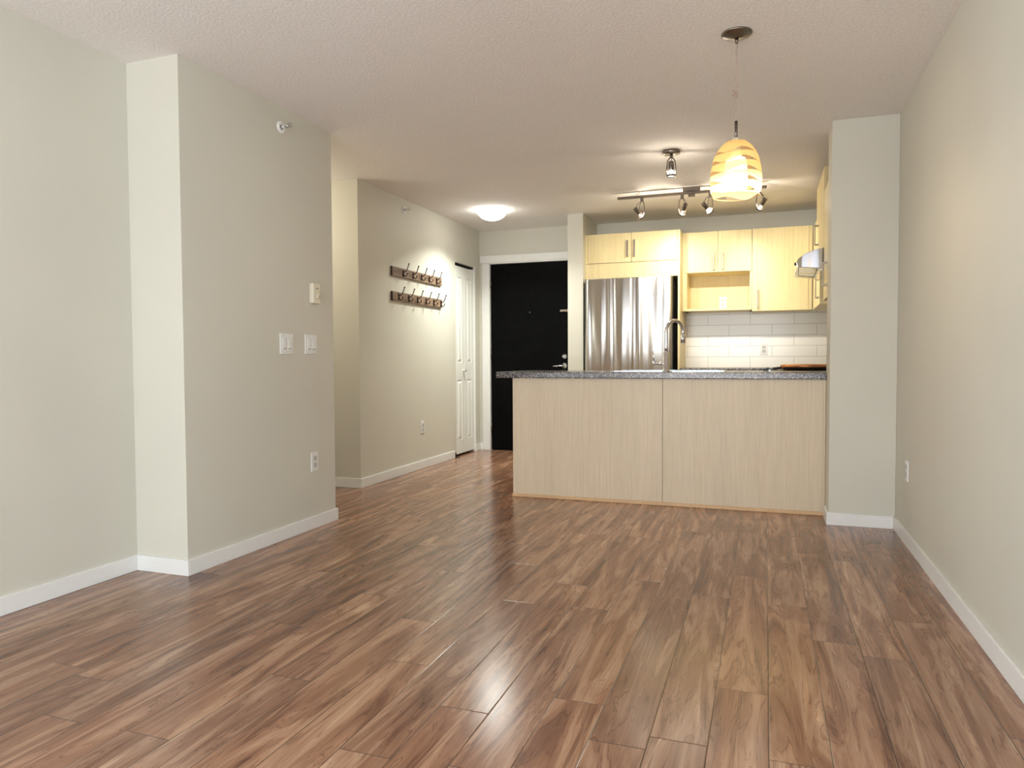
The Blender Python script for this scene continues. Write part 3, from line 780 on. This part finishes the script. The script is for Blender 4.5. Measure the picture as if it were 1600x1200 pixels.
# spot heads
def spot_head(t, top, aim, drop, on, yoke_dir, energy, cone=104):
    """hoop hangs from 'top'; socket points along aim; ring at the bottom of the hoop"""
    top = Vector(top); aim = Vector(aim).normalized(); rc = top+Vector((0, 0, -drop))
    side = Vector(yoke_dir).normalized()
    hd = MB()
    for s in (-1, 1):
        hd.tube([top+Vector((0, 0, -.004)), top+side*s*.014+Vector((0, 0, -.010)), top+side*s*.026+Vector((0, 0, -.030)), top+side*s*.030+Vector((0, 0, -drop*.6)), rc+side*s*.029], .0042, 8)
    hd = hd.build('spot_yoke', NICKEL, t)
    MB().lathe([(.025, -.006), (.030, -.006), (.030, .007), (.025, .007)], rc, aim, n=32, closed=True).build('lamp_ring', NICKEL, hd)
    b0 = rc-aim*.001
    MB().lathe([(.0245, .0), (.023, -.012), (.016, -.034), (.010, -.044)], b0, aim, n=28).build('bulb_reflector', BULB_OFF, hd)
    MB().lathe([(0, .004), (.018, .003), (.0245, .0), (0, 0)], b0, aim, n=28).build('bulb_lens', BULB_ON if on else BULB_OFF, hd)
    s0 = rc-aim*.036
    MB().lathe([(0, 0), (.016, 0), (.018, .004), (.018, .058), (.015, .062), (0, .062)], s0, -aim, n=28).build('socket', NICKEL, hd)
    e = s0-aim*.060
    MB().tube([top+Vector((0, 0, -.006)), (top+e)/2+Vector((0, 0, .012))+side*.006, e], .0022, 8).build('wire', BLKP, hd)
    if energy:
        lamp('spot_beam', 'SPOT', tuple(rc+aim*.02), energy, (1, .93, .80), parent=t, aim=tuple(aim), spot_size=R(cone), spot_blend=.7, shadow_soft_size=.022)
        lamp('spill_fill', 'POINT', tuple(rc-aim*.018), 2.6, (1, .88, .72), parent=t, shadow_soft_size=.009)  # added point light inside the head, brightens the kitchen ceiling
    return hd
# single spot over the peninsula
sx, sy = -.616, 5.024
t = thing('ceiling_spotlight', 'single brushed nickel spotlight on the ceiling above the peninsula', 'spotlight', (sx, sy, 2.26))
MB().lathe([(0, H), (.058, H), (.060, H-.003), (.060, H-.018), (.057, H-.021), (0, H-.021)], (sx, sy, 0)).build('canopy', NICKEL, t)
MB().cyl((sx, sy, H-.02), (sx, sy, H-.045), .010, n=16).build('stem', NICKEL, t)
spot_head(t, (sx, sy, H-.040), (.02, 0, -1), .128, True, (1, .3, 0), 30, 72)

# track
TY, TZ = 6.135, 2.395
t = thing('track_light', 'brushed nickel ceiling track with four adjustable spot heads over the kitchen', 'track light', (-.6, TY, 2.2))
g = MB().box(-1.205, .003, TY-.016, TY+.016, TZ-.012, TZ+.008, bev=.002)
g.build('rail', NICKEL, t)
MB().box(-.655, -.515, TY-.020, TY+.020, TZ+.0085, H, bev=.002).build('power_feed', NICKEL, t)
MB().box(-.613, -.558, TY-.018, TY+.018, TZ-.034, TZ-.0125, bev=.003).build('connector', NICKEL, t)
for x, aim, on, en in ((-.997, (.50, .62, -.62), False, 22), (-.662, (-.35, .62, -.62), False, 22), (-.435, (.55, .50, -.62), True, 26), (-.051, (-.45, .60, -.62), False, 22)):
    MB().box(x-.013, x+.013, TY-.011, TY+.011, TZ-.040, TZ-.0122, bev=.002).build('track_adapter', NICKEL, t)
    a = Vector(aim); y_ = Vector((-a.y, a.x, 0)) if abs(a.y) > .5 else Vector((a.y, -a.x, 0))
    spot_head(t, (x, TY, TZ-.036), aim, .132, on, (-a.y, a.x, 0), en)
